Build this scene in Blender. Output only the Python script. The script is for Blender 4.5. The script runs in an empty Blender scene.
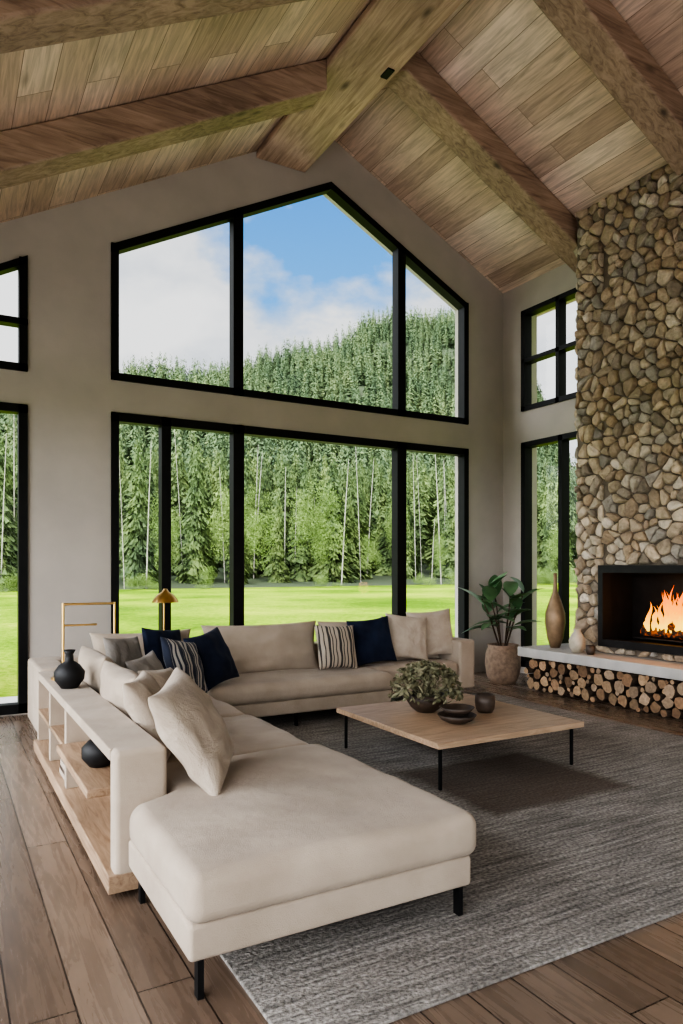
import bpy, bmesh, math, random
import numpy as np
from mathutils import Vector, Matrix, noise
random.seed(7); rng=np.random.default_rng(7)
scene=bpy.context.scene
try:
    scene.view_settings.view_transform='AgX'
    scene.view_settings.look='AgX - High Contrast'
except Exception as e: print(e)

# ------------------------------------------------------------ materials
class NT:
    def __init__(s,name):
        s.m=bpy.data.materials.new(name); s.m.use_nodes=True
        s.t=s.m.node_tree; s.t.nodes.clear()
        s.out=s.t.nodes.new('ShaderNodeOutputMaterial')
    def n(s,typ,ins=None,**kw):
        nd=s.t.nodes.new(typ)
        for k,v in kw.items(): setattr(nd,k,v)
        if ins:
            for k,v in ins.items():
                if isinstance(v,bpy.types.NodeSocket): s.t.links.new(v,nd.inputs[k])
                else: nd.inputs[k].default_value=v
        return nd
    def l(s,a,b): s.t.links.new(a,b)
    def ramp(s,fac,stops,interp='LINEAR'):
        r=s.t.nodes.new('ShaderNodeValToRGB'); r.color_ramp.interpolation=interp
        e=r.color_ramp.elements
        while len(e)<len(stops): e.new(0.5)
        for i,(p,c) in enumerate(stops):
            e[i].position=p; e[i].color=(c[0],c[1],c[2],1) if not isinstance(c,(int,float)) else (c,c,c,1)
        s.l(fac,r.inputs['Fac']); return r.outputs['Color']
    def mix(s,fac,a,b,bt='MIX'):
        m=s.t.nodes.new('ShaderNodeMix'); m.data_type='RGBA'; m.blend_type=bt
        for sock,v in ((m.inputs[0],fac),(m.inputs[6],a),(m.inputs[7],b)):
            if isinstance(v,bpy.types.NodeSocket): s.l(v,sock)
            else: sock.default_value=v if isinstance(v,(int,float)) else (v[0],v[1],v[2],1)
        return m.outputs[2]
    def math(s,op,a,b=0.0):
        m=s.t.nodes.new('ShaderNodeMath'); m.operation=op
        for sock,v in ((m.inputs[0],a),(m.inputs[1],b)):
            if isinstance(v,bpy.types.NodeSocket): s.l(v,sock)
            else: sock.default_value=v
        return m.outputs[0]
    def coords(s,kind='Object',scale=(1,1,1)):
        tc=s.n('ShaderNodeTexCoord'); mp=s.n('ShaderNodeMapping',{'Scale':scale})
        s.l(tc.outputs[kind],mp.inputs['Vector']); return mp.outputs['Vector']
    def noise(s,vec,scale=5,detail=4,rough=.5,dist=0):
        return s.n('ShaderNodeTexNoise',{'Vector':vec,'Scale':scale,'Detail':detail,'Roughness':rough,'Distortion':dist}).outputs['Fac']
    def bsdf(s,color,rough=.5,metal=0,bump=None,bstr=.3,bdist=.01,spec=.5,sheen=0,coat=0):
        b=s.n('ShaderNodeBsdfPrincipled')
        for k,v in (('Base Color',color),('Roughness',rough),('Metallic',metal),('Specular IOR Level',spec),('Sheen Weight',sheen),('Coat Weight',coat)):
            if isinstance(v,bpy.types.NodeSocket): s.l(v,b.inputs[k])
            elif k=='Base Color': b.inputs[k].default_value=(v[0],v[1],v[2],1)
            else: b.inputs[k].default_value=v
        if bump is not None:
            bp=s.n('ShaderNodeBump',{'Height':bump,'Strength':bstr,'Distance':bdist}); s.l(bp.outputs['Normal'],b.inputs['Normal'])
        s.l(b.outputs[0],s.out.inputs['Surface']); return b

def mottled(name,c,var=.12,scale=6,rough=.6,metal=0,bscale=None,bstr=.2,bdist=.005,**kw):
    t=NT(name); v=t.coords()
    f=t.noise(v,scale,5)
    a=[x*(1-var) for x in c]; b=[min(1,x*(1+var)) for x in c]
    col=t.ramp(f,[(.3,a),(.7,b)])
    bump=t.noise(v,bscale,3) if bscale else None
    t.bsdf(col,rough,metal,bump,bstr,bdist,**kw); return t.m

def planks(name,width,length,c1,c2,c3,rough,bstr=.3,gapc=(.03,.02,.015),msz=.004,grainamt=.5,knots=False):
    t=NT(name); tc=t.n('ShaderNodeTexCoord'); sp=t.n('ShaderNodeSeparateXYZ',{0:tc.outputs['Object']})
    cb=t.n('ShaderNodeCombineXYZ',{0:sp.outputs['Y'],1:sp.outputs['X'],2:0.0})
    br=t.n('ShaderNodeTexBrick',{'Vector':cb.outputs[0],'Color1':(0,0,0,1),'Color2':(1,1,1,1),'Mortar':(.5,.5,.5,1),'Scale':1,'Mortar Size':msz,'Mortar Smooth':.2,'Bias':0,'Brick Width':length,'Row Height':width},offset=.37,offset_frequency=2)
    gv=t.n('ShaderNodeMapping',{'Vector':tc.outputs['Object'],'Scale':(14,1.0,14)}).outputs[0]
    off=t.n('ShaderNodeVectorMath',{0:br.outputs['Color'],1:(7,3,5)},operation='MULTIPLY').outputs[0]
    gv2=t.n('ShaderNodeVectorMath',{0:gv,1:off},operation='ADD').outputs[0]
    g=t.noise(gv2,1.6,8,.62,1.2)
    g2=t.noise(tc.outputs['Object'],1.3,2)
    col=t.ramp(br.outputs['Color'],[(0,c1),(.5,c2),(1,c3)])
    gr=t.ramp(g,[(.3,1-grainamt),(.62,1.12)])
    col=t.mix(1,col,gr,'MULTIPLY')
    kn=t.ramp(g2,[(.3,.86),(.7,1.08)])
    col=t.mix(1,col,kn,'MULTIPLY')
    if knots:
        vo=t.n('ShaderNodeTexVoronoi',{'Vector':t.n('ShaderNodeMapping',{'Vector':gv2,'Scale':(.22,.9,.22)}).outputs[0],'Scale':1.0}).outputs['Distance']
        col=t.mix(t.ramp(vo,[(.02,.75),(.12,0)]),col,[x*.35 for x in c1])
    col=t.mix(br.outputs['Fac'],col,gapc)
    h=t.math('SUBTRACT',t.math('MULTIPLY',g,.25),br.outputs['Fac'])
    rr=t.math('ADD',t.math('MULTIPLY',g,.25),rough-.12)
    t.bsdf(col,rr,0,h,bstr,.006); return t.m

def woodgrain(name,ca,cb,axis,rough=.6,scale=1.0,bstr=.5,knots=False):
    t=NT(name); sc=[9*scale]*3; sc[axis]=.7*scale
    v=t.coords('Object',sc); g=t.noise(v,1.5,8,.65,1.6)
    v2=t.coords(); k=t.noise(v2,1.1,3)
    col=t.ramp(g,[(.28,ca),(.6,cb)]); col=t.mix(1,col,t.ramp(k,[(.3,.72),(.7,1.12)]),'MULTIPLY')
    if knots:
        sc2=[3.2]*3; sc2[axis]=1.3
        vo=t.n('ShaderNodeTexVoronoi',{'Vector':t.coords('Object',sc2),'Scale':1.0}).outputs['Distance']
        col=t.mix(t.ramp(vo,[(.04,.85),(.16,0)]),col,[x*.3 for x in ca])
    t.bsdf(col,rough,0,g,bstr,.012); return t.m

M={}
M['plaster']=mottled('plaster_taupe',(.44,.40,.36),.06,2.2,.85,bscale=40,bstr=.1)
M['floor']=planks('oak_floor',.215,2.7,(.135,.094,.068),(.19,.137,.101),(.245,.18,.135),.27,grainamt=.28)
M['ceil']=planks('ceiling_boards',.26,2.3,(.50,.365,.28),(.64,.49,.385),(.79,.64,.53),.6,gapc=(.22,.15,.11),msz=.003,grainamt=.36,knots=True)
M['beamY']=woodgrain('beam_oak_long',(.26,.165,.12),(.57,.41,.31),1,knots=True)
M['beamX']=woodgrain('beam_oak_cross',(.19,.12,.085),(.44,.315,.235),0,knots=True)
M['black']=mottled('black_metal',(.006,.006,.0065),.2,8,.5,spec=.25)
M['fire_black']=mottled('firebox_steel',(.012,.011,.011),.3,8,.5,spec=.3)
t=NT('linen'); v=t.coords(); w=t.noise(v,260,2); w2=t.noise(v,3.5,4)
t.bsdf(t.ramp(w2,[(.3,(.335,.275,.218)),(.7,(.42,.35,.283))]),.92,0,t.math('ADD',t.math('MULTIPLY',w,.12),w2),.8,.02,sheen=.1,spec=.2); M['linen']=t.m
t=NT('cushion_linen'); v=t.coords(); w=t.noise(v,220,2); w2=t.noise(v,6,5,.6,.6)
t.bsdf(t.ramp(w2,[(.3,(.37,.305,.247)),(.7,(.47,.40,.33))]),.92,0,t.math('ADD',t.math('MULTIPLY',w,.1),w2),.8,.03,sheen=.1,spec=.2); M['pillow']=t.m
t=NT('grey_linen'); v=t.coords(); w2=t.noise(v,6,5,.6,.6)
t.bsdf(t.ramp(w2,[(.3,(.21,.19,.17)),(.7,(.29,.265,.24))]),.92,0,w2,.8,.03,sheen=.1,spec=.2); M['greypillow']=t.m
t=NT('navy_linen'); v=t.coords(); w=t.noise(v,200,2); w2=t.noise(v,6,4)
t.bsdf(t.ramp(w2,[(.3,(.007,.011,.026)),(.7,(.016,.024,.052))]),.85,0,w2,.5,.02,sheen=.06,spec=.2); M['navy']=t.m
def stripes(name,base,line,n,w):
    t=NT(name); tc=t.n('ShaderNodeTexCoord'); sp=t.n('ShaderNodeSeparateXYZ',{0:tc.outputs['Object']})
    f=t.math('FRACT',t.math('MULTIPLY',sp.outputs['X'],n)); k=t.math('LESS_THAN',f,w)
    f2=t.math('FRACT',t.math('MULTIPLY',sp.outputs['X'],n/3)); k2=t.math('LESS_THAN',f2,w*.75)
    col=t.mix(t.math('MAXIMUM',k,k2),base,line)
    t.bsdf(col,.9,0,t.noise(tc.outputs['Object'],6,4),.5,.02,sheen=.1); return t.m
M['stripe_b']=stripes('striped_beige_fabric',(.40,.345,.28),(.045,.04,.038),22,.28)
M['stripe_n']=stripes('striped_navy_fabric',(.40,.375,.34),(.018,.024,.045),24,.42)
M['brass']=mottled('brushed_brass',(.75,.50,.20),.08,20,.28,1)
M['bronze']=mottled('antique_gold',(.26,.175,.105),.2,10,.5,.45)
M['ceramic_black']=mottled('black_ceramic',(.014,.014,.015),.2,10,.5,spec=.3)
M['ceramic_brown']=mottled('dark_stoneware',(.055,.038,.028),.35,14,.5,bscale=30)
M['ceramic_cream']=mottled('cream_stoneware',(.42,.37,.29),.2,10,.6)
M['basket']=mottled('woven_pot',(.30,.21,.15),.25,18,.8,bscale=60,bstr=.8,bdist=.01)
M['hearth']=mottled('limestone_slab',(.43,.41,.385),.12,5,.5,bscale=25)
M['mortar']=mottled('mortar',(.16,.13,.10),.25,14,.95,bscale=40,bstr=.6)
M['soil']=mottled('soil',(.03,.02,.012),.3,20,.95)
M['bounce']=mottled('pale_bounce_slab',(.60,.58,.56),.08,2,.8)  # pale neutral surface for the added light-bouncing slabs
M['shelfwood']=woodgrain('shelf_oak',(.20,.12,.07),(.40,.28,.185),1,.5,2,.2)
M['tablewood']=woodgrain('table_oak',(.30,.195,.12),(.52,.37,.25),0,.38,1.6,.15)
t=NT('field_stone'); at=t.n('ShaderNodeAttribute',attribute_name='Col'); v=t.coords()
n1=t.noise(v,9,8,.65,.5); n2=t.noise(v,45,5,.6)
col=t.mix(1,at.outputs['Color'],t.ramp(n1,[(.25,(.55,.53,.51)),(.7,(1.22,1.17,1.12))]),'MULTIPLY')
t.bsdf(col,.9,0,t.math('ADD',n1,t.math('MULTIPLY',n2,.5)),1.0,.035,spec=.3); M['stone']=t.m
t=NT('log_end'); at=t.n('ShaderNodeAttribute',attribute_name='Col'); v=t.coords(); n1=t.noise(v,30,4)
t.bsdf(t.mix(1,at.outputs['Color'],t.ramp(n1,[(.3,.7),(.7,1.2)]),'MULTIPLY'),.85,0,n1,.5,.005); M['logend']=t.m
M['bark']=mottled('bark',(.07,.045,.03),.4,20,.95,bscale=40,bstr=.9,bdist=.01)
def leaf(name,a,b,scale=5,rough=.4,spec=.4):
    t=NT(name); v=t.coords(); n1=t.noise(v,scale,3)
    t.bsdf(t.ramp(n1,[(.3,a),(.7,b)]),rough,spec=spec); return t.m
M['ficus']=leaf('ficus_leaf',(.045,.10,.045),(.12,.22,.10),4,.35)
M['sage']=leaf('sage_leaf',(.09,.10,.05),(.27,.245,.16),14,.7)
def forest(name,a,b,c,scale):
    t=NT(name); tc=t.n('ShaderNodeTexCoord'); n1=t.noise(tc.outputs['Object'],scale,2); n2=t.noise(tc.outputs['Object'],scale*12,2)
    n3=t.noise(t.n('ShaderNodeMapping',{'Vector':tc.outputs['Object'],'Scale':(1,1,.12)}).outputs[0],.35,2)
    f=t.math('ADD',t.math('MULTIPLY',n1,.35),t.math('ADD',t.math('MULTIPLY',n2,.3),t.math('MULTIPLY',n3,.35)))
    t.bsdf(t.ramp(f,[(.38,a),(.5,b),(.6,c)]),.9,spec=.1); return t.m
M['tree_far']=forest('conifer_far',(.06,.092,.055),(.095,.138,.07),(.16,.205,.095),.06)  # distance haze put into the colour, greyer than the near conifers
M['tree_near']=forest('conifer_near',(.06,.09,.045),(.105,.15,.062),(.175,.23,.085),.12)
M['tree_leafy']=forest('leafy_green',(.12,.17,.06),(.17,.245,.08),(.25,.33,.12),.5)
M['birch']=mottled('birch_bark',(.32,.305,.27),.3,3,.8)
t=NT('meadow_grass'); tc=t.n('ShaderNodeTexCoord'); n1=t.noise(tc.outputs['Object'],.12,6,.6); n2=t.noise(tc.outputs['Object'],6,6,.7)
f=t.math('ADD',t.math('MULTIPLY',n1,.6),t.math('MULTIPLY',n2,.4))
t.bsdf(t.ramp(f,[(.40,(.08,.17,.008)),(.5,(.19,.31,.015)),(.6,(.34,.42,.045))]),.95,0,n2,.6,.1,spec=.1); M['grass']=t.m
M['hillground']=mottled('hill_soil',(.05,.07,.035),.3,.05,.95)
# rug
t=NT('woven_rug'); tc=t.n('ShaderNodeTexCoord'); sp=t.n('ShaderNodeSeparateXYZ',{0:tc.outputs['Object']})
wv=t.n('ShaderNodeMapping',{'Vector':tc.outputs['Object'],'Scale':(2.0,36,1)}).outputs[0]
s1=t.noise(wv,1,3,.65); s2=t.noise(t.n('ShaderNodeMapping',{'Vector':tc.outputs['Object'],'Scale':(45,75,1)}).outputs[0],1,2)
big=t.noise(tc.outputs['Object'],1.2,6,.7)
base=t.ramp(s1,[(.32,(.145,.133,.12)),(.5,(.25,.232,.212)),(.68,(.37,.347,.317))])
base=t.mix(1,base,t.ramp(s2,[(.3,.45),(.7,1.35)]),'MULTIPLY')
base=t.mix(1,base,t.ramp(big,[(.3,.72),(.7,1.18)]),'MULTIPLY')
dx=t.math('DIVIDE',t.math('SUBTRACT',sp.outputs['X'],3.7),.85); dy=t.math('DIVIDE',t.math('SUBTRACT',sp.outputs['Y'],4.0),.75)
dd=t.math('ADD',t.math('MAXIMUM',t.math('ABSOLUTE',dx),t.math('ABSOLUTE',dy)),t.math('MULTIPLY',big,.3))
med=t.ramp(dd,[(.82,1),(.98,0)])
mc=t.mix(s2,(.03,.022,.016),(.14,.10,.07))
base=t.mix(t.math('MULTIPLY',med,.85),base,mc)
t.bsdf(base,.97,0,t.math('ADD',s1,s2),.9,.012,spec=.1,sheen=.05); M['rug']=t.m
t=NT('window_glass'); tr=t.n('ShaderNodeBsdfTransparent',{'Color':(.97,.98,.98,1)}); gl=t.n('ShaderNodeBsdfGlossy',{'Roughness':.02})
fr=t.n('ShaderNodeFresnel',{'IOR':1.2}); mx=t.n('ShaderNodeMixShader'); t.l(fr.outputs[0],mx.inputs[0]); t.l(tr.outputs[0],mx.inputs[1]); t.l(gl.outputs[0],mx.inputs[2]); t.l(mx.outputs[0],t.out.inputs[0]); M['glass']=t.m
t=NT('flame'); tc=t.n('ShaderNodeTexCoord'); sp=t.n('ShaderNodeSeparateXYZ',{0:tc.outputs['Generated']})
nz=t.noise(tc.outputs['Object'],9,3); f=t.math('ADD',sp.outputs['Z'],t.math('MULTIPLY',t.math('SUBTRACT',nz,.5),.5))
em=t.n('ShaderNodeEmission',{'Color':t.ramp(f,[(.1,(1,.60,.07)),(.45,(1,.33,.02)),(.85,(.95,.14,.004))]),'Strength':2.2})
t.l(em.outputs[0],t.out.inputs[0]); M['flame']=t.m
t=NT('ember'); nz=t.noise(t.coords(),22,3); em=t.n('ShaderNodeEmission',{'Color':(1,.2,.02,1)}); t.l(t.ramp(nz,[(.5,0),(.75,.8)]),em.inputs['Strength'])
b=t.n('ShaderNodeBsdfPrincipled',{'Base Color':(.02,.015,.012,1),'Roughness':.9}); ad=t.n('ShaderNodeAddShader'); t.l(em.outputs[0],ad.inputs[0]); t.l(b.outputs[0],ad.inputs[1]); t.l(ad.outputs[0],t.out.inputs[0]); M['ember']=t.m

# ------------------------------------------------------------ mesh builder
class MB:
    def __init__(s): s.v=[]; s.f=[]; s.m=[]; s.c=[]; s.sm=[]
    def add(s,vs,fs,m=0,col=(1,1,1),mat=None,smooth=False):
        o=len(s.v)
        for p in vs:
            p=Vector(p)
            if mat is not None: p=mat@p
            s.v.append(tuple(p))
        for f in fs: s.f.append(tuple(i+o for i in f)); s.m.append(m); s.c.append(col); s.sm.append(smooth)
    def box(s,x0,x1,y0,y1,z0,z1,m=0,**k):
        vs=[(x0,y0,z0),(x1,y0,z0),(x1,y1,z0),(x0,y1,z0),(x0,y0,z1),(x1,y0,z1),(x1,y1,z1),(x0,y1,z1)]
        s.add(vs,[(0,3,2,1),(4,5,6,7),(0,1,5,4),(1,2,6,5),(2,3,7,6),(3,0,4,7)],m,**k)
    def prismY(s,pts,y0,y1,m=0):
        n=len(pts); vs=[(x,y0,z) for x,z in pts]+[(x,y1,z) for x,z in pts]
        fs=[tuple(range(n)),tuple(range(2*n-1,n-1,-1))]+[(i,i+n,(i+1)%n+n,(i+1)%n) for i in range(n)]
        s.add(vs,fs,m)
    def cyl(s,p0,p1,r0,r1=None,n=12,m=0,caps=True,smooth=True,col=(1,1,1),mc=None,jit=0):
        if r1 is None: r1=r0
        p0=Vector(p0);p1=Vector(p1); d=(p1-p0).normalized(); a=d.orthogonal().normalized(); b=d.cross(a)
        vs=[];js=[1+random.uniform(-jit,jit) for _ in range(n)]
        for p,r in((p0,r0),(p1,r1)):
            for i in range(n):
                t=2*math.pi*i/n; vs.append(p+(a*math.cos(t)+b*math.sin(t))*r*js[i])
        s.add(vs,[(i,(i+1)%n,(i+1)%n+n,i+n) for i in range(n)],m,col=col,smooth=smooth)
        if caps: s.add(vs,[tuple(range(n-1,-1,-1)),tuple(range(n,2*n))],m if mc is None else mc,col=col)
    def tube(s,pts,rs,n=8,m=0):
        for i in range(len(pts)-1): s.cyl(pts[i],pts[i+1],rs[i],rs[i+1],n,m)
    def lathe(s,prof,c=(0,0,0),n=32,m=0,mat=None):
        vs=[];k=len(prof)
        for r,z in prof:
            for i in range(n):
                t=2*math.pi*i/n; vs.append((c[0]+r*math.cos(t),c[1]+r*math.sin(t),c[2]+z))
        fs=[(j*n+i,j*n+(i+1)%n,(j+1)*n+(i+1)%n,(j+1)*n+i) for j in range(k-1) for i in range(n)]
        s.add(vs,fs,m,mat=mat,smooth=True)
    def rbox(s,x0,x1,y0,y1,z0,z1,r=.05,crown=0,m=0,warp=None,mat=None,sag=0):
        h=[(x1-x0)/2,(y1-y0)/2,(z1-z0)/2]; r=min(r,min(h)*.98); c=[(x0+x1)/2,(y0+y1)/2,(z0+z1)/2]
        def ticks(hh):
            e=[-hh+r*q for q in (0,.3,.6,.85,1)]; k=max(2,min(22,int((2*hh-2*r)/.06)+2)); mid=list(np.linspace(-hh+r,hh-r,k))[1:-1]
            return e+mid+[-q for q in reversed(e)]
        T=[ticks(q) for q in h]
        def proj(p):
            inn=[max(-(h[i]-r),min(h[i]-r,p[i])) for i in range(3)]
            d=Vector([p[i]-inn[i] for i in range(3)])
            if d.length>1e-9: d=d.normalized()*r
            q=[inn[i]+d[i] for i in range(3)]
            u=q[0]/h[0];w=q[1]/h[1]
            k=(1-u*u)*(1-w*w)
            if q[2]>0:
                q[2]+=crown*math.sqrt(max(0,k))
                if crown: q[2]+=.012*noise.noise(Vector((c[0]+q[0],c[1]+q[1],c[2]))*2.6)+.006*noise.noise(Vector((c[0]+q[0],c[1]+q[1],c[2]))*7)
            zz=q[2]/h[2]; bl=sag*(1-min(1,zz*zz))
            q[0]*=1+bl/h[0]*(1-w*w); q[1]*=1+bl/h[1]*(1-u*u)
            q=[q[i]+c[i] for i in range(3)]
            if warp: q=warp(q)
            return q
        for ax in range(3):
            a,b=(ax+1)%3,(ax+2)%3
            for sg in(-1,1):
                vs=[]
                for i in T[a]:
                    for j in T[b]:
                        p=[0,0,0];p[ax]=sg*h[ax];p[a]=i;p[b]=j; vs.append(proj(p))
                nb=len(T[b]);na=len(T[a]); fs=[]
                for i in range(na-1):
                    for j in range(nb-1):
                        q=(i*nb+j,(i+1)*nb+j,(i+1)*nb+j+1,i*nb+j+1)
                        fs.append(q if sg>0 else q[::-1])
                s.add(vs,fs,m,mat=mat,smooth=True)
    def pillow(s,w,h,t,mat=None,m=0,N=26,seed=0):
        vs=[];fs=[]
        for sg in(-1,1):
            o=len(vs)
            for i in range(N+1):
                for j in range(N+1):
                    u=-1+2*i/N; v=-1+2*j/N
                    u=math.sin(u*math.pi/2); v=math.sin(v*math.pi/2)
                    k=max(0,(1-u*u))*max(0,(1-v*v)); th=t/2*k**.38
                    px=w/2*u*(1-.09*(1-v*v)*abs(u)**2*1.0); pz=h/2*v*(1-.09*(1-u*u)*abs(v)**2)
                    wr=(noise.noise(Vector((u*2.2+seed*3.1,v*2.2,seed+sg)))*.022+noise.noise(Vector((u*5+seed*3.1,v*3,seed+sg)))*.009)*min(1,k*4)
                    vs.append((px,sg*(th+wr),pz))
            for i in range(N):
                for j in range(N):
                    q=(o+i*(N+1)+j,o+(i+1)*(N+1)+j,o+(i+1)*(N+1)+j+1,o+i*(N+1)+j+1)
                    fs.append(q if sg<0 else q[::-1])
        s.add(vs,fs,m,mat=mat,smooth=True)
    def obj(s,name,mats,merge=False,loc=None,matrix=None,bevel=0,parent=None,color=False):
        me=bpy.data.meshes.new(name); me.from_pydata(s.v,[],s.f)
        for mm in mats: me.materials.append(mm)
        me.polygons.foreach_set('material_index',s.m); me.polygons.foreach_set('use_smooth',s.sm)
        if color:
            at=me.color_attributes.new('Col','FLOAT_COLOR','CORNER'); arr=[]
            for p,c in zip(me.polygons,s.c): arr+= [c[0],c[1],c[2],1.0]*p.loop_total
            at.data.foreach_set('color',arr)
        me.update()
        if merge:
            bm=bmesh.new(); bm.from_mesh(me); bmesh.ops.remove_doubles(bm,verts=bm.verts,dist=1e-4); bm.to_mesh(me); bm.free()
        o=bpy.data.objects.new(name,me); scene.collection.objects.link(o)
        if matrix is not None: o.matrix_world=matrix
        if parent: o.parent=parent
        if bevel:
            b=o.modifiers.new('bevel','BEVEL'); b.width=bevel; b.segments=2; b.limit_method='ANGLE'
        return o

# ------------------------------------------------------------ room constants
BY=8.4; RX=7.65; LX=-1.5; FY=-3.0; AX=4.5; AZ=7.44
def ceil_z(x): return AZ-.55*(AX-x) if x<AX else AZ-.5*(x-AX)

b=MB(); b.box(LX-.3,RX+.3,FY-.3,BY+.3,-.12,0); b.obj('floor',[M['floor']])
b=MB(); Y0,Y1=BY,BY+.3
def wp(pts): b.prismY(pts,Y0,Y1)
def col(x0,x1,z0,z1=None): wp([(x0,z0),(x1,z0),(x1,ceil_z(x1) if z1 is None else z1),(x0,ceil_z(x0) if z1 is None else z1)])
col(LX-.3,-.6,0); col(.83,1.71,0); col(6.94,RX+.3,0)
col(-.6,.83,3.36,3.72); wp([(-.6,4.2),(.83,4.98),(.83,ceil_z(.83)),(-.6,ceil_z(-.6))])
col(1.71,6.94,3.38,3.75); col(1.71,6.94,0,.04); col(-.6,.83,0,.02)
wp([(1.71,5.30),(4.5,6.74),(4.5,AZ),(1.71,ceil_z(1.71))])
wp([(4.5,6.74),(4.58,6.78),(6.94,5.56),(6.94,ceil_z(6.94)),(4.5,AZ)])
b.obj('wall_back',[M['plaster']])
b=MB(); X0,X1=RX,RX+.3; zt=ceil_z(RX)+.02
b.box(X0,X1,7.98,BY,0,zt); b.box(X0,X1,FY,6.54,0,zt); b.box(X0,X1,6.54,7.98,3.47,3.94); b.box(X0,X1,6.54,7.98,5.45,zt); b.box(X0,X1,6.54,7.98,0,.1)
b.obj('wall_right',[M['plaster']])
b=MB(); zt=ceil_z(LX)+.02
b.box(LX-.3,LX,FY,-2.2,0,zt); b.box(LX-.3,LX,2.3,2.7,0,zt); b.box(LX-.3,LX,7.4,BY,0,zt); b.box(LX-.3,LX,-2.2,2.3,3.4,zt); b.box(LX-.3,LX,2.7,7.4,3.4,zt)
b.obj('wall_left',[M['plaster']])
b=MB()
def rw(pts): b.prismY(pts,FY-.3,FY)
rw([(LX-.3,0),(-.6,0),(-.6,ceil_z(-.6)),(LX-.3,ceil_z(LX-.3))]); rw([(6.6,0),(RX+.3,0),(RX+.3,ceil_z(RX+.3)),(6.6,ceil_z(6.6))])
rw([(-.6,3.4),(6.6,3.4),(6.6,ceil_z(6.6)),(4.5,AZ),(-.6,ceil_z(-.6))])
b.obj('wall_rear',[M['plaster']])
b=MB(); b.prismY([(LX-.6,ceil_z(LX-.6)),(AX,AZ),(RX+.6,ceil_z(RX+.6)),(RX+.6,ceil_z(RX+.6)+.3),(AX,AZ+.3),(LX-.6,ceil_z(LX-.6)+.3)],FY-.6,BY+.6)
b.obj('ceiling',[M['ceil']])
b=MB(); b.box(.83,1.71,BY-.02,BY,0,.1); b.box(6.94,RX,BY-.02,BY,0,.1); b.obj('baseboard_back',[M['plaster']])

# windows
def wframe(name,quads,glass,plane='Y'):
    b=MB()
    for q in quads:
        if plane=='Y': b.prismY(q,BY-.03,BY+.12)
        else: b.box(RX-.03,RX+.12,q[0],q[1],q[2],q[3])
    if plane=='Y':
        for g in glass: b.add([(x,BY+.05,z) for x,z in g],[tuple(range(len(g)))],1)
    else:
        for g in glass: b.add([(RX+.05,g[0],g[2]),(RX+.05,g[1],g[2]),(RX+.05,g[1],g[3]),(RX+.05,g[0],g[3])],[(0,1,2,3)],1)
    return b.obj(name,[M['black'],M['glass']])
def R(x0,x1,z0,z1): return [(x0,z0),(x1,z0),(x1,z1),(x0,z1)]
w=.085
def topz(x): return 5.30+(x-1.71)*1.48/2.87 if x<4.58 else 6.78-(x-4.58)*1.22/2.36
S=.1
up=[R(1.71,6.94,3.75,3.75+w),R(1.71,1.71+w,3.75,topz(1.75)),R(6.94-w,6.94,3.75,topz(6.9)),
    [(3.19,3.75),(3.32,3.75),(3.32,topz(3.32)),(3.19,topz(3.19))],[(5.66,3.75),(5.79,3.75),(5.79,topz(5.79)),(5.66,topz(5.66))],
    [(1.71,5.30-S),(4.58,6.78-S),(4.58,6.78),(1.71,5.30)],[(4.58,6.78-S),(6.94,5.56-S),(6.94,5.56),(4.58,6.78)]]
wframe('window_1',up,[[(1.75,3.8),(6.9,3.8),(6.9,5.5),(4.58,6.7),(1.75,5.25)]])
lo=[R(1.71,6.94,3.38-w*1.2,3.38),R(1.71,6.94,.04,.13),R(1.71,1.71+w,.04,3.38),R(6.94-w,6.94,.04,3.38),
    R(2.29,2.40,.04,3.38),R(3.19,3.33,.04,3.38),R(5.65,5.80,.04,3.38)]
wframe('window_2',lo,[R(1.75,6.9,.1,3.3)])
ul=[R(-.6,.83,3.72,3.80),[(-.6,4.12),(.83,4.90),(.83,4.98),(-.6,4.2)],R(-.6,-.52,3.72,4.2),R(.745,.83,3.72,4.95),R(-.6,.83,4.22,4.29)]
wframe('window_3',ul,[[(-.55,3.8),(.8,3.8),(.8,4.93),(-.55,4.18)]])
wframe('door_1',[R(-.6,.83,3.27,3.36),R(-.6,.83,.02,.12),R(-.6,-.5,.02,3.36),R(.74,.83,.02,3.36)],[R(-.55,.8,.1,3.3)])
wframe('window_4',[(6.54,7.98,3.94,4.01),(6.54,7.98,5.38,5.45),(6.54,6.61,3.94,5.45),(7.91,7.98,3.94,5.45),(7.23,7.29,3.94,5.45),(6.54,7.98,4.66,4.72)],[(6.6,7.95,4,5.4)],'X')
wframe('window_5',[(6.54,7.98,.1,.19),(6.54,7.98,3.39,3.47),(6.54,6.62,.1,3.47),(7.9,7.98,.1,3.47),(7.17,7.24,.1,3.47)],[(6.6,7.95,.15,3.4)],'X')

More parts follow.
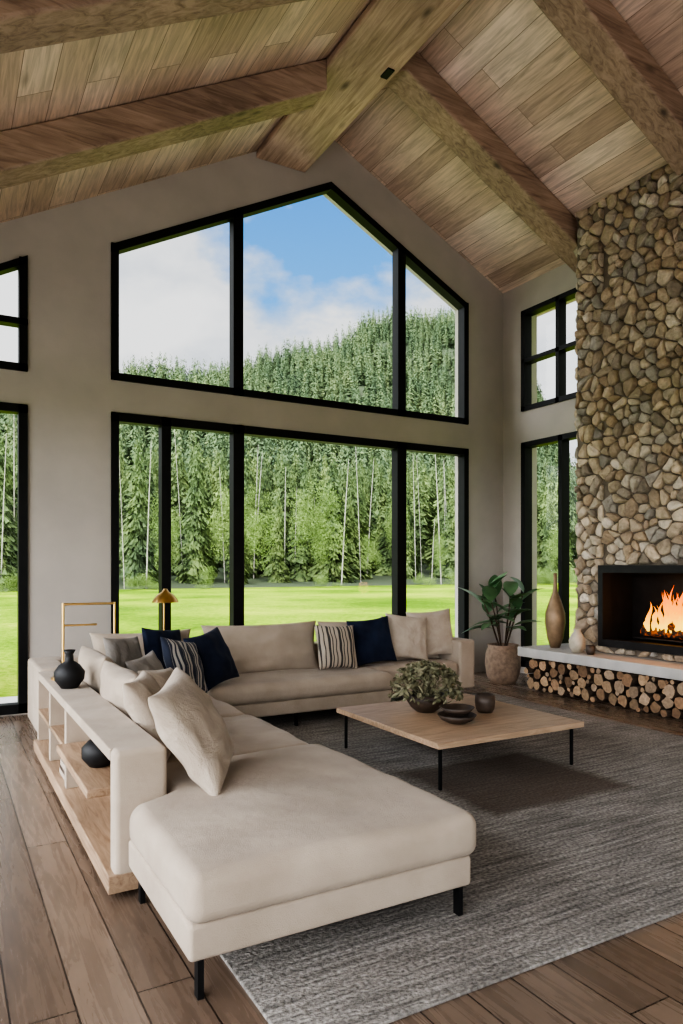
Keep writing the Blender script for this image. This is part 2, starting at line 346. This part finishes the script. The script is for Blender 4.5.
# beams
def bevbeam(name,pts,y0,y1,mat):
    b=MB(); b.prismY(pts,y0,y1); return b.obj(name,[mat],bevel=.02)
RB0,RB1=3.50,4.20
bevbeam('ridge_beam',[(RB0,6.80),(RB1,6.80),(RB1,ceil_z(RB1)-.005),(RB0,ceil_z(RB0)-.005)],FY,BY,M['beamY'])
dz=.34
for i,yy in enumerate((6.66,4.75,2.8,.85,-1.1)):
    hw=.18
    bevbeam('rafter_beam',[(LX,ceil_z(LX)-dz),(RB0,ceil_z(RB0)-dz),(RB0,ceil_z(RB0)-.005),(LX,ceil_z(LX)-.005)],yy-hw,yy+hw,M['beamX'])
    xe=RX if not(4.1<yy<6.5) else 7.0
    bevbeam('rafter_beam',[(RB1,ceil_z(RB1)-dz),(AX,AZ-dz),(xe,ceil_z(xe)-dz),(xe,ceil_z(xe)-.005),(AX,AZ-.005),(RB1,ceil_z(RB1)-.005)],yy-hw,yy+hw,M['beamX'])
    b=MB(); b.box(RB1-.005,RB1+.02,yy-.1,yy+.1,6.99,7.09); b.box(RB1-.14,RB1-.06,yy-.47,yy-.32,6.785,6.81)
    b.obj('beam_bracket',[M['black']])

# ------------------------------------------------------------ chimney stones
def clip(poly,nx,ny,d):
    out=[]
    for i in range(len(poly)):
        a=poly[i];c=poly[(i+1)%len(poly)]; da=a[0]*nx+a[1]*ny-d; dc=c[0]*nx+c[1]*ny-d
        if da<=0: out.append(a)
        if (da<0)!=(dc<0) and da!=dc:
            k=da/(da-dc); out.append((a[0]+(c[0]-a[0])*k,a[1]+(c[1]-a[1])*k))
    return out
PAL=[(.50,.40,.30),(.58,.48,.37),(.42,.34,.26),(.66,.57,.46),(.51,.455,.385),(.36,.31,.255),(.60,.50,.385),(.50,.39,.28),(.70,.63,.54),(.48,.445,.40),(.41,.38,.345),(.55,.46,.35)]
def stones(b,u0,u1,v0,v1,fmap,sx=.15,sy=.105,hole=None,topf=None):
    pts=[];ny_=int((v1-v0)/sy);nx_=max(1,int((u1-u0)/sx))
    for j in range(-1,ny_+1):
        for i in range(-1,nx_+2):
            if random.random()<.16: continue
            pts.append((u0+(i+.5+(.5 if j%2 else 0)+random.uniform(-.45,.45))*(u1-u0)/nx_, v0+(j+.5+random.uniform(-.4,.4))*(v1-v0)/ny_))
    for p in pts:
        if not(u0<p[0]<u1 and v0<p[1]<v1): continue
        if hole and hole[0]<p[0]<hole[1] and hole[2]<p[1]<hole[3]: continue
        poly=[(p[0]-.5,p[1]-.5),(p[0]+.5,p[1]-.5),(p[0]+.5,p[1]+.5),(p[0]-.5,p[1]+.5)]
        for q in pts:
            if q is p: continue
            dx=q[0]-p[0];dy=q[1]-p[1]
            if abs(dx)>.6 or abs(dy)>.5: continue
            L=math.hypot(dx,dy); 
            if L<1e-6: continue
            poly=clip(poly,dx/L,dy/L,((p[0]+q[0])/2*dx+(p[1]+q[1])/2*dy)/L)
        poly=clip(poly,-1,0,-u0);poly=clip(poly,1,0,u1);poly=clip(poly,0,-1,-v0);poly=clip(poly,0,1,v1)
        if hole:
            if p[0]<=hole[0]: poly=clip(poly,1,0,hole[0])
            elif p[0]>=hole[1]: poly=clip(poly,-1,0,-hole[1])
            elif p[1]>=hole[3]: poly=clip(poly,0,-1,-hole[3])
            else: poly=clip(poly,0,1,hole[2])
        if len(poly)<3: continue
        cx=sum(q[0] for q in poly)/len(poly);cy=sum(q[1] for q in poly)/len(poly)
        poly=[(cx+(q[0]-cx)*max(.5,1-.009/max(.02,math.hypot(q[0]-cx,q[1]-cy))),cy+(q[1]-cy)*max(.5,1-.009/max(.02,math.hypot(q[0]-cx,q[1]-cy)))) for q in poly]
        for _ in range(2):
            np_=[]
            for i in range(len(poly)):
                a=poly[i];c=poly[(i+1)%len(poly)]
                np_+= [(a[0]*.78+c[0]*.22,a[1]*.78+c[1]*.22),(a[0]*.22+c[0]*.78,a[1]*.22+c[1]*.78)]
            poly=np_
        n=len(poly); dep=random.uniform(.025,.075); tx=random.uniform(-.5,.5); ty=random.uniform(-.5,.5)
        vs=[]
        for sc,dd in ((1,-.01),(1,.3),(.94,.7),(.79,.92),(.45,1.0)):
            for q in poly:
                wob=1+.05*noise.noise(Vector((q[0]*25,q[1]*25,3.3)))
                uu=cx+(q[0]-cx)*sc*wob; vv=cy+(q[1]-cy)*sc*wob
                if topf: vv=min(vv,topf(uu))
                ex=dd*dep*(1+tx*(q[0]-cx)*6+ty*(q[1]-cy)*6)+noise.noise(Vector((uu*16,vv*16,dep*90)))*.02*(dd>.3)
                vs.append(fmap(uu,vv,max(-.01,ex)))
        vs.append(fmap(cx,cy,dep*1.02))
        fs=[(k*n+i,k*n+(i+1)%n,(k+1)*n+(i+1)%n,(k+1)*n+i) for k in range(4) for i in range(n)]+[(4*n+i,4*n+(i+1)%n,5*n) for i in range(n)]
        c=random.choice(PAL); s_=random.uniform(.75,1.1)
        b.add(vs,fs,1,col=tuple(x*s_ for x in c),smooth=True)
CX=7.1; CY0,CY1=4.1,6.42; HZ=.55
FB=(4.62,6.0,.64,1.62)
b=MB(); zt=ceil_z(CX)-.02; ztw=ceil_z(RX)-.02
def corebox(y0,y1,z0,z1=None):
    if z1 is None: b.prismY([(CX,z0),(RX,z0),(RX,ztw),(CX,zt)],y0,y1)
    else: b.box(CX,RX,y0,y1,z0,z1)
corebox(CY0,FB[0],HZ);corebox(FB[1],CY1,HZ);corebox(FB[0],FB[1],FB[3]);corebox(FB[0],FB[1],HZ,FB[2])
stones(b,CY0,CY1,HZ,zt,lambda u,v,e:(CX-e,u,v),hole=FB)
stones(b,CX,RX,HZ,zt,lambda u,v,e:(u,CY1+e,v),topf=lambda u:ceil_z(u)-.02)
stones(b,CX,RX,HZ,zt,lambda u,v,e:(u,CY0-e,v),topf=lambda u:ceil_z(u)-.02)
b.obj('stone_chimney',[M['mortar'],M['stone']],color=True)
b=MB(); b.box(6.62,RX,4.0,7.0,.43,HZ); b.obj('hearth_slab',[M['hearth']],bevel=.012)
b=MB(); b.box(7.14,RX,4.1,6.95,0,.43); b.obj('hearth_base',[M['mortar']])
# firewood
b=MB(); circ=[]
for r in (.068,.058,.05,.043,.036,.03,.024):
    for _ in range(1700):
        y=random.uniform(4.12+r,6.93-r); z=random.uniform(r+.004,.425-r)
        if all((y-c[0])**2+(z-c[1])**2>(r+c[2]+.001)**2 for c in circ[-500:] if abs(y-c[0])<.16): circ.append((y,z,r))
for y,z,r in circ:
    x=6.68+random.uniform(-.02,.05); s_=random.uniform(.5,1.05); cc=random.choice([(.40,.25,.145),(.46,.31,.185),(.31,.185,.105),(.42,.30,.2)])
    b.cyl((x,y,z),(7.13,y,z),r,r,9,0,True,True,col=tuple(q*s_ for q in cc),mc=1,jit=.2)
b.obj('firewood_stack',[M['bark'],M['logend']],color=True)
# firebox
b=MB(); y0,y1,z0,z1=FB
b.box(6.99,7.14,y0,y0+.07,z0,z1);b.box(6.99,7.14,y1-.07,y1,z0,z1);b.box(6.99,7.14,y0+.07,y1-.07,z1-.09,z1);b.box(6.99,7.14,y0+.07,y1-.07,z0,z0+.09)
b.box(7.58,7.63,y0,y1,z0,z1);b.box(7.14,7.6,y0,y0+.03,z0,z1);b.box(7.14,7.6,y1-.03,y1,z0,z1);b.box(7.14,7.6,y0,y1,z1-.03,z1);b.box(7.14,7.6,y0,y1,z0,z0+.05)
for k in range(7): b.cyl((7.2+k*.05,4.95,z0+.12),(7.2+k*.05,5.65,z0+.12),.008,m=0)
b.obj('fireplace_insert',[M['fire_black']])
b=MB()
for (a,c,r) in [((7.25,4.85,.84),(7.3,5.60,.83),.055),((7.42,4.95,.84),(7.38,5.65,.85),.06),((7.3,5.0,.93),(7.42,5.5,.95),.05),((7.2,5.15,.92),(7.45,5.3,.99),.04)]:
    b.cyl(a,c,r,r*.85,12,0,jit=.1)
b.obj('burning_logs',[M['ember']])
b=MB()
for k in range(52):
    y=random.gauss(5.22,.17); x=random.uniform(7.2,7.45); hgt=max(.14,random.uniform(.26,.58)*(1-abs(y-5.2)*1.5)); r=random.uniform(.02,.046); ph=random.random()*6
    n=8; vs=[];K=12
    for j in range(K+1):
        t_=j/K; rr=r*(math.sin(math.pi*min(1,t_*.9+.1)))**.8*(1-t_*.6) if j<K else .0005
        oy=.05*math.sin(t_*5+ph)*t_; ox=.02*math.cos(t_*5+ph)*t_
        for i in range(n): a=2*math.pi*i/n; vs.append((x+ox+rr*.7*math.cos(a),y+oy+rr*math.sin(a),.85+t_*hgt))
    b.add(vs,[(j*n+i,j*n+(i+1)%n,(j+1)*n+(i+1)%n,(j+1)*n+i) for j in range(K) for i in range(n)],0,smooth=True)
b.obj('fire_flames',[M['flame']])
L=bpy.data.lights.new('fire_glow','POINT'); L.energy=14; L.color=(1,.42,.12); L.shadow_soft_size=.12
o=bpy.data.objects.new('fire_glow',L); o.location=(7.12,5.2,1.2); scene.collection.objects.link(o)

# rug
b=MB(); b.rbox(1.0,6.05,2.08,6.95,.0,.016,.006); b.obj('area_rug',[M['rug']],merge=True)

# ------------------------------------------------------------ sofa
b=MB()
def wc(q):
    k=max(0,min(1,(q[1]-3.40)/.09)); k=k*k*(3-2*k); L_=.78+.23*k
    return [2.14-(2.14-q[0])*(2.14-L_)/(2.14-.78),q[1],q[2]]
b.rbox(.79,2.11,2.52,3.49,.15,.29,.02); b.rbox(1.0,2.11,3.45,7.25,.15,.29,.02)
b.rbox(2.05,4.2,6.33,7.27,.15,.29,.02); b.rbox(4.15,5.42,6.73,7.27,.15,.29,.02)
b.rbox(.78,2.14,2.49,4.06,.285,.475,.06,.025,warp=wc,sag=.008)
b.rbox(1.0,2.12,4.07,5.19,.285,.455,.06,.025,sag=.008); b.rbox(1.0,2.12,5.20,6.30,.285,.455,.06,.025,sag=.008)
b.rbox(1.0,2.14,6.31,7.25,.285,.455,.06,.02)
b.rbox(2.15,4.22,6.29,7.25,.285,.465,.07,.025,sag=.008); b.rbox(4.23,5.42,6.7,7.25,.285,.465,.06,.025,sag=.008)
b.rbox(.74,5.66,7.25,7.5,.13,.72,.035); b.rbox(.74,.99,6.62,7.3,.13,.72,.035); b.rbox(5.42,5.66,6.7,7.45,.13,.72,.035)
def PM(c,yaw,tilt,roll=0): return Matrix.Translation(c)@Matrix.Rotation(math.radians(yaw),4,'Z')@Matrix.Rotation(math.radians(-tilt),4,'X')@Matrix.Rotation(math.radians(roll),4,'Y')
for i,(c,wd,ht,yw,tl) in enumerate([((3.03,7.08,.72),1.35,.56,0,10),((4.25,7.1,.72),1.05,.54,0,10),((4.98,7.1,.74),.8,.56,0,10),((1.13,5.0,.67),.95,.48,90,14),((1.13,5.95,.68),.95,.50,90,14),((1.75,7.08,.7),1.0,.54,0,10)]):
    b.pillow(wd,ht,.26,mat=PM(c,yw,tl),seed=i)
for (x,y) in [(.84,2.56),(2.06,2.56),(.84,3.42),(2.06,4.1),(2.06,6.0),(4.1,6.4),(3.1,6.4),(5.35,6.8),(5.6,7.4),(3,7.4),(1.0,7.4)]:
    b.box(x-.012,x+.012,y-.02,y+.02,.001,.155,1)
b.obj('sectional_sofa',[M['linen'],M['black']],merge=True)
b=MB()
b.rbox(.73,.99,3.5,3.62,.1,.71,.03,m=0)
b.box(.73,.985,3.62,6.6,.64,.70,0)
b.box(.955,.985,3.62,6.6,.1,.64,1)
b.box(.70,.985,3.5,6.6,.03,.12,1)
b.box(.67,.955,3.9,5.0,.38,.43,1)
for y in (5.02,5.8,6.54): b.box(.73,.955,y,y+.06,.12,.64,0)
b.box(.73,.955,5.08,6.54,.36,.39,1)
b.obj('sofa_console_shelf',[M['linen'],M['shelfwood']],bevel=.006)
def pil(c,s_,yaw,tilt,mat,t_=.17,roll=0,h=None,seed=0):
    b=MB(); b.pillow(s_,h or s_,t_,seed=seed); b.obj('throw_pillow',[mat],merge=True,matrix=PM(c,yaw,tilt,roll))
pil((1.17,3.64,.75),.66,60,32,M['pillow'],.24,-5,h=.6,seed=1)
pil((1.14,4.35,.70),.52,64,28,M['pillow'],.2,0,seed=2)
pil((1.46,5.2,.66),.52,52,30,M['pillow'],.18,6,h=.42,seed=3)
pil((1.5,5.8,.68),.44,45,26,M['greypillow'],.16,-6,seed=4)
pil((1.90,6.20,.72),.5,40,24,M['stripe_n'],.16,12,seed=5)
pil((2.26,6.50,.73),.54,32,24,M['navy'],.18,-8,seed=6)
pil((1.90,6.86,.76),.5,30,16,M['navy'],.16,6,seed=14)
pil((1.48,6.62,.74),.46,38,18,M['greypillow'],.15,4,seed=12)
pil((3.80,6.83,.72),.5,2,18,M['stripe_b'],.16,3,seed=7)
pil((4.32,6.93,.75),.54,-6,16,M['navy'],.17,-5,seed=8)
pil((4.82,6.95,.77),.54,-12,16,M['pillow'],.18,6,seed=9)
pil((5.22,7.0,.79),.58,-16,14,M['pillow'],.2,-4,seed=10)

# ------------------------------------------------------------ coffee table
b=MB(); b.box(3.03,4.48,3.98,5.45,.322,.365,0)
for (x,y) in [(3.09,4.04),(4.40,4.04),(3.09,5.38),(4.40,5.38)]:
    b.box(x-.011,x+.011,y-.011,y+.011,.016,.322,1)
b.box(3.09,4.40,4.035,4.045,.305,.322,1);b.box(3.09,4.40,5.375,5.385,.305,.322,1)
b.obj('coffee_table',[M['tablewood'],M['black']],bevel=.004)
TZ=.366
b=MB(); c=(3.62,4.93,TZ)
b.lathe([(.001,0),(.08,0),(.13,.04),(.17,.1),(.165,.15),(.15,.15),(.15,.12),(.001,.12)],c,m=0)
for k in range(620):
    a=random.uniform(0,6.28); el=random.uniform(-.25,1.5); rr=.29*random.uniform(.45,1)**.5
    p=Vector((c[0]+math.cos(a)*math.cos(el)*rr*1.08,c[1]+math.sin(a)*math.cos(el)*rr*1.08,c[2]+.17+math.sin(el)*rr*.9))
    Q=Matrix.Translation(p)@Matrix.Rotation(random.uniform(0,6.28),4,'Z')@Matrix.Rotation(random.uniform(-1,1),4,'X')@Matrix.Rotation(random.uniform(-1,1),4,'Y')
    s_=random.uniform(.02,.038)
    b.add([(0,-s_,0),(s_*.55,-s_*.2,.004),(s_*.4,s_*.7,0),(0,s_*1.1,-.004),(-s_*.4,s_*.7,0),(-s_*.55,-s_*.2,.004),(0,0,-.004)],[(0,1,6),(1,2,6),(2,3,6),(3,4,6),(4,5,6),(5,0,6)],1,mat=Q)
for k in range(70):
    a=random.uniform(0,6.28); el=random.uniform(.1,1.5); rr=.22
    b.cyl((c[0],c[1],c[2]+.1),(c[0]+math.cos(a)*math.cos(el)*rr,c[1]+math.sin(a)*math.cos(el)*rr,c[2]+.17+math.sin(el)*rr*.8),.003,.0015,4,1)
b.obj('potted_succulent_bush',[M['ceramic_brown'],M['sage']])
b=MB(); c=(3.57,4.45,TZ)
b.lathe([(.001,0),(.07,0),(.13,.03),(.155,.065),(.148,.068),(.12,.035),(.001,.012)],c)
b.lathe([(.001,.066),(.06,.066),(.1,.085),(.14,.125),(.132,.127),(.1,.095),(.001,.08)],c)
b.obj('stacked_bowls',[M['ceramic_brown']],merge=True)
b=MB(); c=(4.04,4.66,TZ)
b.lathe([(.001,0),(.06,0),(.078,.03),(.086,.09),(.082,.15),(.073,.15),(.075,.09),(.06,.02),(.001,.015)],c)
b.obj('stoneware_cup',[M['ceramic_brown']],merge=True)

# ------------------------------------------------------------ rubber plant
b=MB(); c=(6.78,7.45,0)
b.lathe([(.001,0),(.17,0),(.22,.1),(.245,.25),(.235,.4),(.20,.5),(.215,.53),(.19,.53),(.18,.47),(.001,.46)],c,m=0)
b.lathe([(.001,.48),(.18,.48)],c,m=1)
def bigleaf(p,dirv,L_,W_,droop):
    d=Vector(dirv).normalized(); side=d.cross(Vector((0,0,1))); 
    if side.length<.1: side=Vector((1,0,0))
    side.normalize(); up=side.cross(d).normalized()
    vs=[];N=8
    for i in range(N+1):
        t_=i/N; wd=W_*math.sin(math.pi*min(1,t_**.85))**.8*(1-.15*t_) if 0<i<N else .002
        q=Vector(p)+d*L_*t_+Vector((0,0,-1))*droop*L_*t_*t_
        vs+= [q-side*wd+up*wd*.28,q,q+side*wd+up*wd*.28]
    fs=[]
    for i in range(N): fs+=[(3*i,3*i+1,3*i+4,3*i+3),(3*i+1,3*i+2,3*i+5,3*i+4)]
    b.add(vs,fs,2,smooth=True)
random.seed(21)
for s_ in range(6):
    a0=s_*1.05+.4; top=Vector((c[0]+math.cos(a0)*.34,c[1]+math.sin(a0)*.2,random.uniform(1.0,1.3)))
    bot=Vector((c[0]+math.cos(a0)*.04,c[1]+math.sin(a0)*.04,.47)); mid=(top+bot)/2+Vector((0,0,.05))
    b.tube([bot,mid,top],[.014,.012,.008],6,3)
    for k in range(5):
        t_=.4+.6*k/4; p=bot.lerp(top,t_); a=a0+k*2.2; el=.3+.6*(k/4)+random.uniform(-.15,.15); LL=random.uniform(.42,.6)
        dx_,dy_=math.cos(a)*math.cos(el),math.sin(a)*math.cos(el)
        ex=p.x+dx_*LL; ey=p.y+dy_*LL
        if ex>RX-.08: dx_*=max(0,(RX-.08-p.x)/(ex-p.x))
        if ey>BY-.12: dy_*=max(0,(BY-.12-p.y)/(ey-p.y))
        bigleaf(p,(dx_,dy_,math.sin(el)),LL,random.uniform(.085,.115),random.uniform(.15,.4))
b.obj('potted_rubber_plant',[M['basket'],M['soil'],M['ficus'],M['bark']])
b=MB(); b.lathe([(.001,0),(.06,0),(.10,.12),(.13,.32),(.125,.45),(.08,.6),(.035,.72),(.022,.85),(.024,.97),(.018,.97),(.016,.85),(.001,.8)],(7.0,6.70,HZ),m=0); b.obj('tall_bronze_vase',[M['bronze']],merge=True)
b=MB(); b.lathe([(.001,0),(.06,0),(.095,.07),(.1,.15),(.07,.22),(.04,.26),(.05,.29),(.042,.29),(.03,.26),(.001,.24)],(6.82,6.17,HZ)); b.obj('ceramic_vase',[M['ceramic_cream']],merge=True)
b=MB(); b.lathe([(.001,0),(.04,0),(.055,.05),(.05,.11),(.043,.11),(.001,.03)],(6.80,5.95,HZ)); b.obj('candle_holder',[M['ceramic_brown']],merge=True)
b=MB(); b.lathe([(.001,0),(.06,0),(.105,.06),(.11,.12),(.075,.17),(.03,.2),(.028,.25),(.045,.28),(.036,.28),(.02,.24),(.001,.2)],(.84,5.6,.702)); b.obj('black_vase',[M['ceramic_black']],merge=True)
b=MB(); b.lathe([(.001,0),(.06,0),(.1,.05),(.1,.11),(.06,.15),(.05,.15),(.001,.13)],(.82,4.35,.431)); b.obj('black_ceramic_jar',[M['ceramic_black']],merge=True)
b=MB()
for i,(hh,cc) in enumerate([(.035,0),(.03,1),(.04,0)]):
    z=.122+sum([.036,.031,.041][:i]); b.box(.75,.94,5.2,5.45-.02*i,z,z+hh,cc)
b.obj('book_stack',[M['pillow'],M['ceramic_brown']])
b=MB(); x,y=.86,6.05
b.cyl((x,y,.701),(x,y,.72),.09,.09,24); b.cyl((x,y,.72),(x,y,1.31),.011,.011,10)
b.cyl((x,y,1.30),(1.26,y,1.30),.010,.010,10); b.cyl((x,y,1.13),(1.12,y,1.13),.008,.008,10); b.cyl((1.26,y,1.31),(1.26,y,1.05),.010,.010,10)
b.obj('brass_desk_lamp',[M['brass']])
b=MB(); x,y=2.17,7.85
b.cyl((x,y,0),(x,y,.02),.13,.13,28); b.cyl((x,y,.02),(x,y,1.25),.010,.010,10)
b.lathe([(.145,0),(.13,.035),(.09,.085),(.04,.115),(.02,.15),(.001,.152)],(x,y-.06,1.21)); b.lathe([(.14,.003),(.12,.035),(.08,.08),(.001,.10)],(x,y-.06,1.21))
b.obj('brass_floor_lamp',[M['brass']])

# ------------------------------------------------------------ outdoors
b=MB(); b.add([(-400,-200,-.2),(700,-200,-.2),(700,75,-.2),(-400,75,-.2)],[(0,1,2,3)]); b.obj('meadow_ground',[M['grass']])
b=MB(); b.box(-14,LX-.31,-14,10.0,-.19,-.06); b.box(LX-.31,16,-14,FY-.31,-.19,-.06); b.box(LX-.31,1.9,BY+.31,10.0,-.19,-.06); b.box(1.9,10,BY+.31,14,-.19,-.06); b.obj('added_bounce_slabs',[M['bounce']])  # added pale slabs, bounce neutral light onto ceiling and window reveals
def sst(t_): t_=max(0,min(1,t_)); return t_*t_*(3-2*t_)
def hz(x,y):
    A=max(32,54+.345*x)+4*math.sin(x*.035)+3*math.sin(x*.09+1); t_=(y-60)/290
    A*=1-.8*sst((x-.88*y-8)/60)
    if t_<=0: return -.2
    t_=min(1,t_); s_=t_*t_*(3-2*t_)*.7+t_*.3
    return -.2+A*s_
b=MB(); vs=[];nx_,ny_=80,40
for j in range(ny_+1):
    for i in range(nx_+1):
        x=-250+i*950/nx_; y=58+j*340/ny_; vs.append((x,y,hz(x,y)))
b.add(vs,[(j*(nx_+1)+i,j*(nx_+1)+i+1,(j+1)*(nx_+1)+i+1,(j+1)*(nx_+1)+i) for j in range(ny_) for i in range(nx_)],0,smooth=True)
b.obj('forest_hill',[M['hillground']])
def tri_obj(name,V,mat):
    V=np.asarray(V,dtype=np.float32).reshape(-1,3); n=len(V)//3
    me=bpy.data.meshes.new(name); me.vertices.add(n*3); me.vertices.foreach_set('co',V.ravel())
    me.loops.add(n*3); me.loops.foreach_set('vertex_index',np.arange(n*3,dtype=np.int32))
    me.polygons.add(n); me.polygons.foreach_set('loop_start',np.arange(0,n*3,3,dtype=np.int32))
    try: me.polygons.foreach_set('loop_total',np.full(n,3,dtype=np.int32))
    except Exception: pass
    me.materials.append(mat); me.update(calc_edges=True); me.validate()
    o=bpy.data.objects.new(name,me); scene.collection.objects.link(o); return o
def conifer(n,R0=.2,wk=1.6,fl=.006,jit=.006,vj=.0):
    t_=1-np.sqrt(rng.random(n)); t_=.04+.96*t_; a=rng.random(n)*6.283
    rf=np.sqrt(rng.random(n)); lob=1+.35*np.sin(a*3+rng.random()*6+t_*9)+.2*np.sin(t_*40+rng.random()*6)
    r=(R0*(1-t_)**.8+.006)*(.3+.8*rf)*lob; w=(.13*r+fl)
    ca,sa=np.cos(a),np.sin(a); dr=.3*r+.012
    p0=np.stack([r*.55*ca,r*.55*sa,t_+.015-.1*r],1)
    p1=np.stack([r*ca-w*sa*wk,r*sa+w*ca*wk,t_-dr],1); p2=np.stack([r*ca+w*sa*wk,r*sa-w*ca*wk,t_-dr*.8],1)
    return (np.stack([p0,p1,p2],1)+rng.normal(size=(n,1,3))*jit+rng.normal(size=(n,3,3))*vj).reshape(-1,3)
def scatter(templ,pos,H,wd=None):
    out=[]
    for i,(x,y,z) in enumerate(pos):
        T=templ[rng.integers(len(templ))]; a=rng.random()*6.283; h=H[i]; q=T.copy(); ws=h*(wd if wd else 1)*rng.uniform(.7,1.25)
        c,s_=math.cos(a),math.sin(a)
        X=(q[:,0]*c-q[:,1]*s_)*ws+x; Y=(q[:,0]*s_+q[:,1]*c)*ws+y; Z=q[:,2]*h+z
        out.append(np.stack([X,Y,Z],1))
    return np.concatenate(out)
def wedge(n,ya,yb):
    res=[]
    while len(res)<n:
        y=math.sqrt(rng.uniform(ya*ya,yb*yb)); x=rng.uniform(-.12*y-15,1.3*y+30); res.append((x,y,hz(x,y)-.3))
    return res
T1=[conifer(260,.15,1.4,.005) for _ in range(6)]
P=wedge(5600,105,355); tri_obj('conifer_forest_hillside',scatter(T1,P,[rng.uniform(7,18) for _ in P],.9),M['tree_far'])
T2=[conifer(2600,.135,.6,.002,.008,.007) for _ in range(8)]
P=wedge(760,62,112); tri_obj('conifer_forest_edge',scatter(T2,P,[rng.uniform(5,15) for _ in P],1.0),M['tree_near'])
def leafy(n,s_=.006):
    cl=rng.normal(size=(30,3)); cl/=np.linalg.norm(cl,axis=1)[:,None]; cl*=rng.random(30)[:,None]**.5*np.array([.2,.2,.34])
    d=rng.normal(size=(n,3)); d/=np.linalg.norm(d,axis=1)[:,None]; r=rng.random(n)**.35*.10
    p=cl[rng.integers(30,size=n)]+d*r[:,None]+np.array([0,0,.58])
    return (p[:,None,:]+rng.normal(size=(n,3,3))*s_).reshape(-1,3)
T3=[leafy(5000) for _ in range(5)]
P=wedge(46,57,68); tri_obj('deciduous_trees',scatter(T3,P,[rng.uniform(4,11) for _ in P],.7),M['tree_leafy'])
P=[(rng.uniform(35,62),rng.uniform(47,54),-1.0) for _ in range(12)]+[(rng.uniform(-5,60),rng.uniform(55,58),-1.2) for _ in range(34)]
tri_obj('meadow_shrubs',scatter(T3,P,[rng.uniform(1.6,3.4) for _ in P],1.5),M['tree_leafy'])
b=MB()
for k in range(38):
    y=rng.uniform(58,74); x=rng.uniform(-2,1.15*y); h=rng.uniform(7,16); lean=rng.uniform(-1.0,1.0); r=rng.uniform(.035,.08)
    b.cyl((x,y,-.4),(x+lean*.5,y,h*.55),r,r*.7,7); b.cyl((x+lean*.5,y,h*.55),(x+lean,y,h),r*.7,.015,7)
b.obj('birch_trunks',[M['birch']])

# ------------------------------------------------------------ world + lights
W=bpy.data.worlds.new('sky'); scene.world=W; W.use_nodes=True; nt=W.node_tree; nt.nodes.clear()
def wn(t_,**k):
    n=nt.nodes.new(t_)
    for a,c in k.items(): setattr(n,a,c)
    return n
def wl(a,b_): nt.links.new(a,b_)
def wmath(op,a,b_=0.0):
    m=wn('ShaderNodeMath',operation=op)
    for sock,v in ((m.inputs[0],a),(m.inputs[1],b_)):
        if isinstance(v,bpy.types.NodeSocket): wl(v,sock)
        else: sock.default_value=v
    return m.outputs[0]
def wramp(f,stops):
    r=wn('ShaderNodeValToRGB'); e=r.color_ramp.elements
    while len(e)<len(stops): e.new(.5)
    for i,(p,c) in enumerate(stops): e[i].position=p; e[i].color=(*c,1) if not isinstance(c,(int,float)) else (c,c,c,1)
    wl(f,r.inputs[0]); return r.outputs[0]
tc=wn('ShaderNodeTexCoord'); sp=wn('ShaderNodeSeparateXYZ'); wl(tc.outputs['Generated'],sp.inputs[0])
blue=wramp(sp.outputs['Z'],[(0,(.45,.68,.92)),(.35,(.15,.44,.90)),(.6,(.04,.24,.72))])
mp=wn('ShaderNodeMapping'); mp.inputs['Scale'].default_value=(1,1,1.7); wl(tc.outputs['Generated'],mp.inputs[0])
nz=wn('ShaderNodeTexNoise'); nz.inputs['Scale'].default_value=4.5; nz.inputs['Detail'].default_value=9; nz.inputs['Roughness'].default_value=.55; wl(mp.outputs[0],nz.inputs['Vector'])
vd=wn('ShaderNodeVectorMath',operation='DISTANCE'); wl(tc.outputs['Generated'],vd.inputs[0]); vd.inputs[1].default_value=(.42,.78,.455)
f=wmath('ADD',wmath('MULTIPLY',nz.outputs['Fac'],1.0),wmath('MINIMUM',wmath('MULTIPLY',vd.outputs['Value'],1.3),.32))
cf=wramp(f,[(.54,0),(.70,1)])
cc=wramp(nz.outputs['Fac'],[(.35,(.60,.65,.73)),(.60,(1,1,1))])
mx=wn('ShaderNodeMix',data_type='RGBA'); wl(cf,mx.inputs[0]); wl(blue,mx.inputs[6]); wl(cc,mx.inputs[7])
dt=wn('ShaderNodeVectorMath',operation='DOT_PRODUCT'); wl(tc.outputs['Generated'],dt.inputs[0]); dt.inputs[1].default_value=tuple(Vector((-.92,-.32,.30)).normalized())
sky_fill=wramp(dt.outputs['Value'],[(.1,0),(.5,.3),(.9,1)])  # added bright sky patch outside the view, lights the room through its openings
bg=wn('ShaderNodeBackground'); wl(mx.outputs[2],bg.inputs[0]); wl(wmath('ADD',wmath('MULTIPLY',sky_fill,8.4),1.15),bg.inputs['Strength'])
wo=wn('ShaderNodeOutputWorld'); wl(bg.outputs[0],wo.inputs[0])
L=bpy.data.lights.new('sun','SUN'); L.energy=3.4; L.angle=math.radians(8); L.color=(1,.95,.86)
o=bpy.data.objects.new('sun',L); o.rotation_euler=(math.radians(42),0,0); scene.collection.objects.link(o)

# ------------------------------------------------------------ camera
cam=bpy.data.cameras.new('camera'); cam.lens=24.96; cam.sensor_width=36; cam.sensor_fit='AUTO'; cam.shift_y=55/1024; cam.clip_end=2000
co=bpy.data.objects.new('camera',cam); co.location=(0,0,1.6); co.rotation_euler=(math.radians(90),0,math.radians(-29.5)); scene.collection.objects.link(co); scene.camera=co
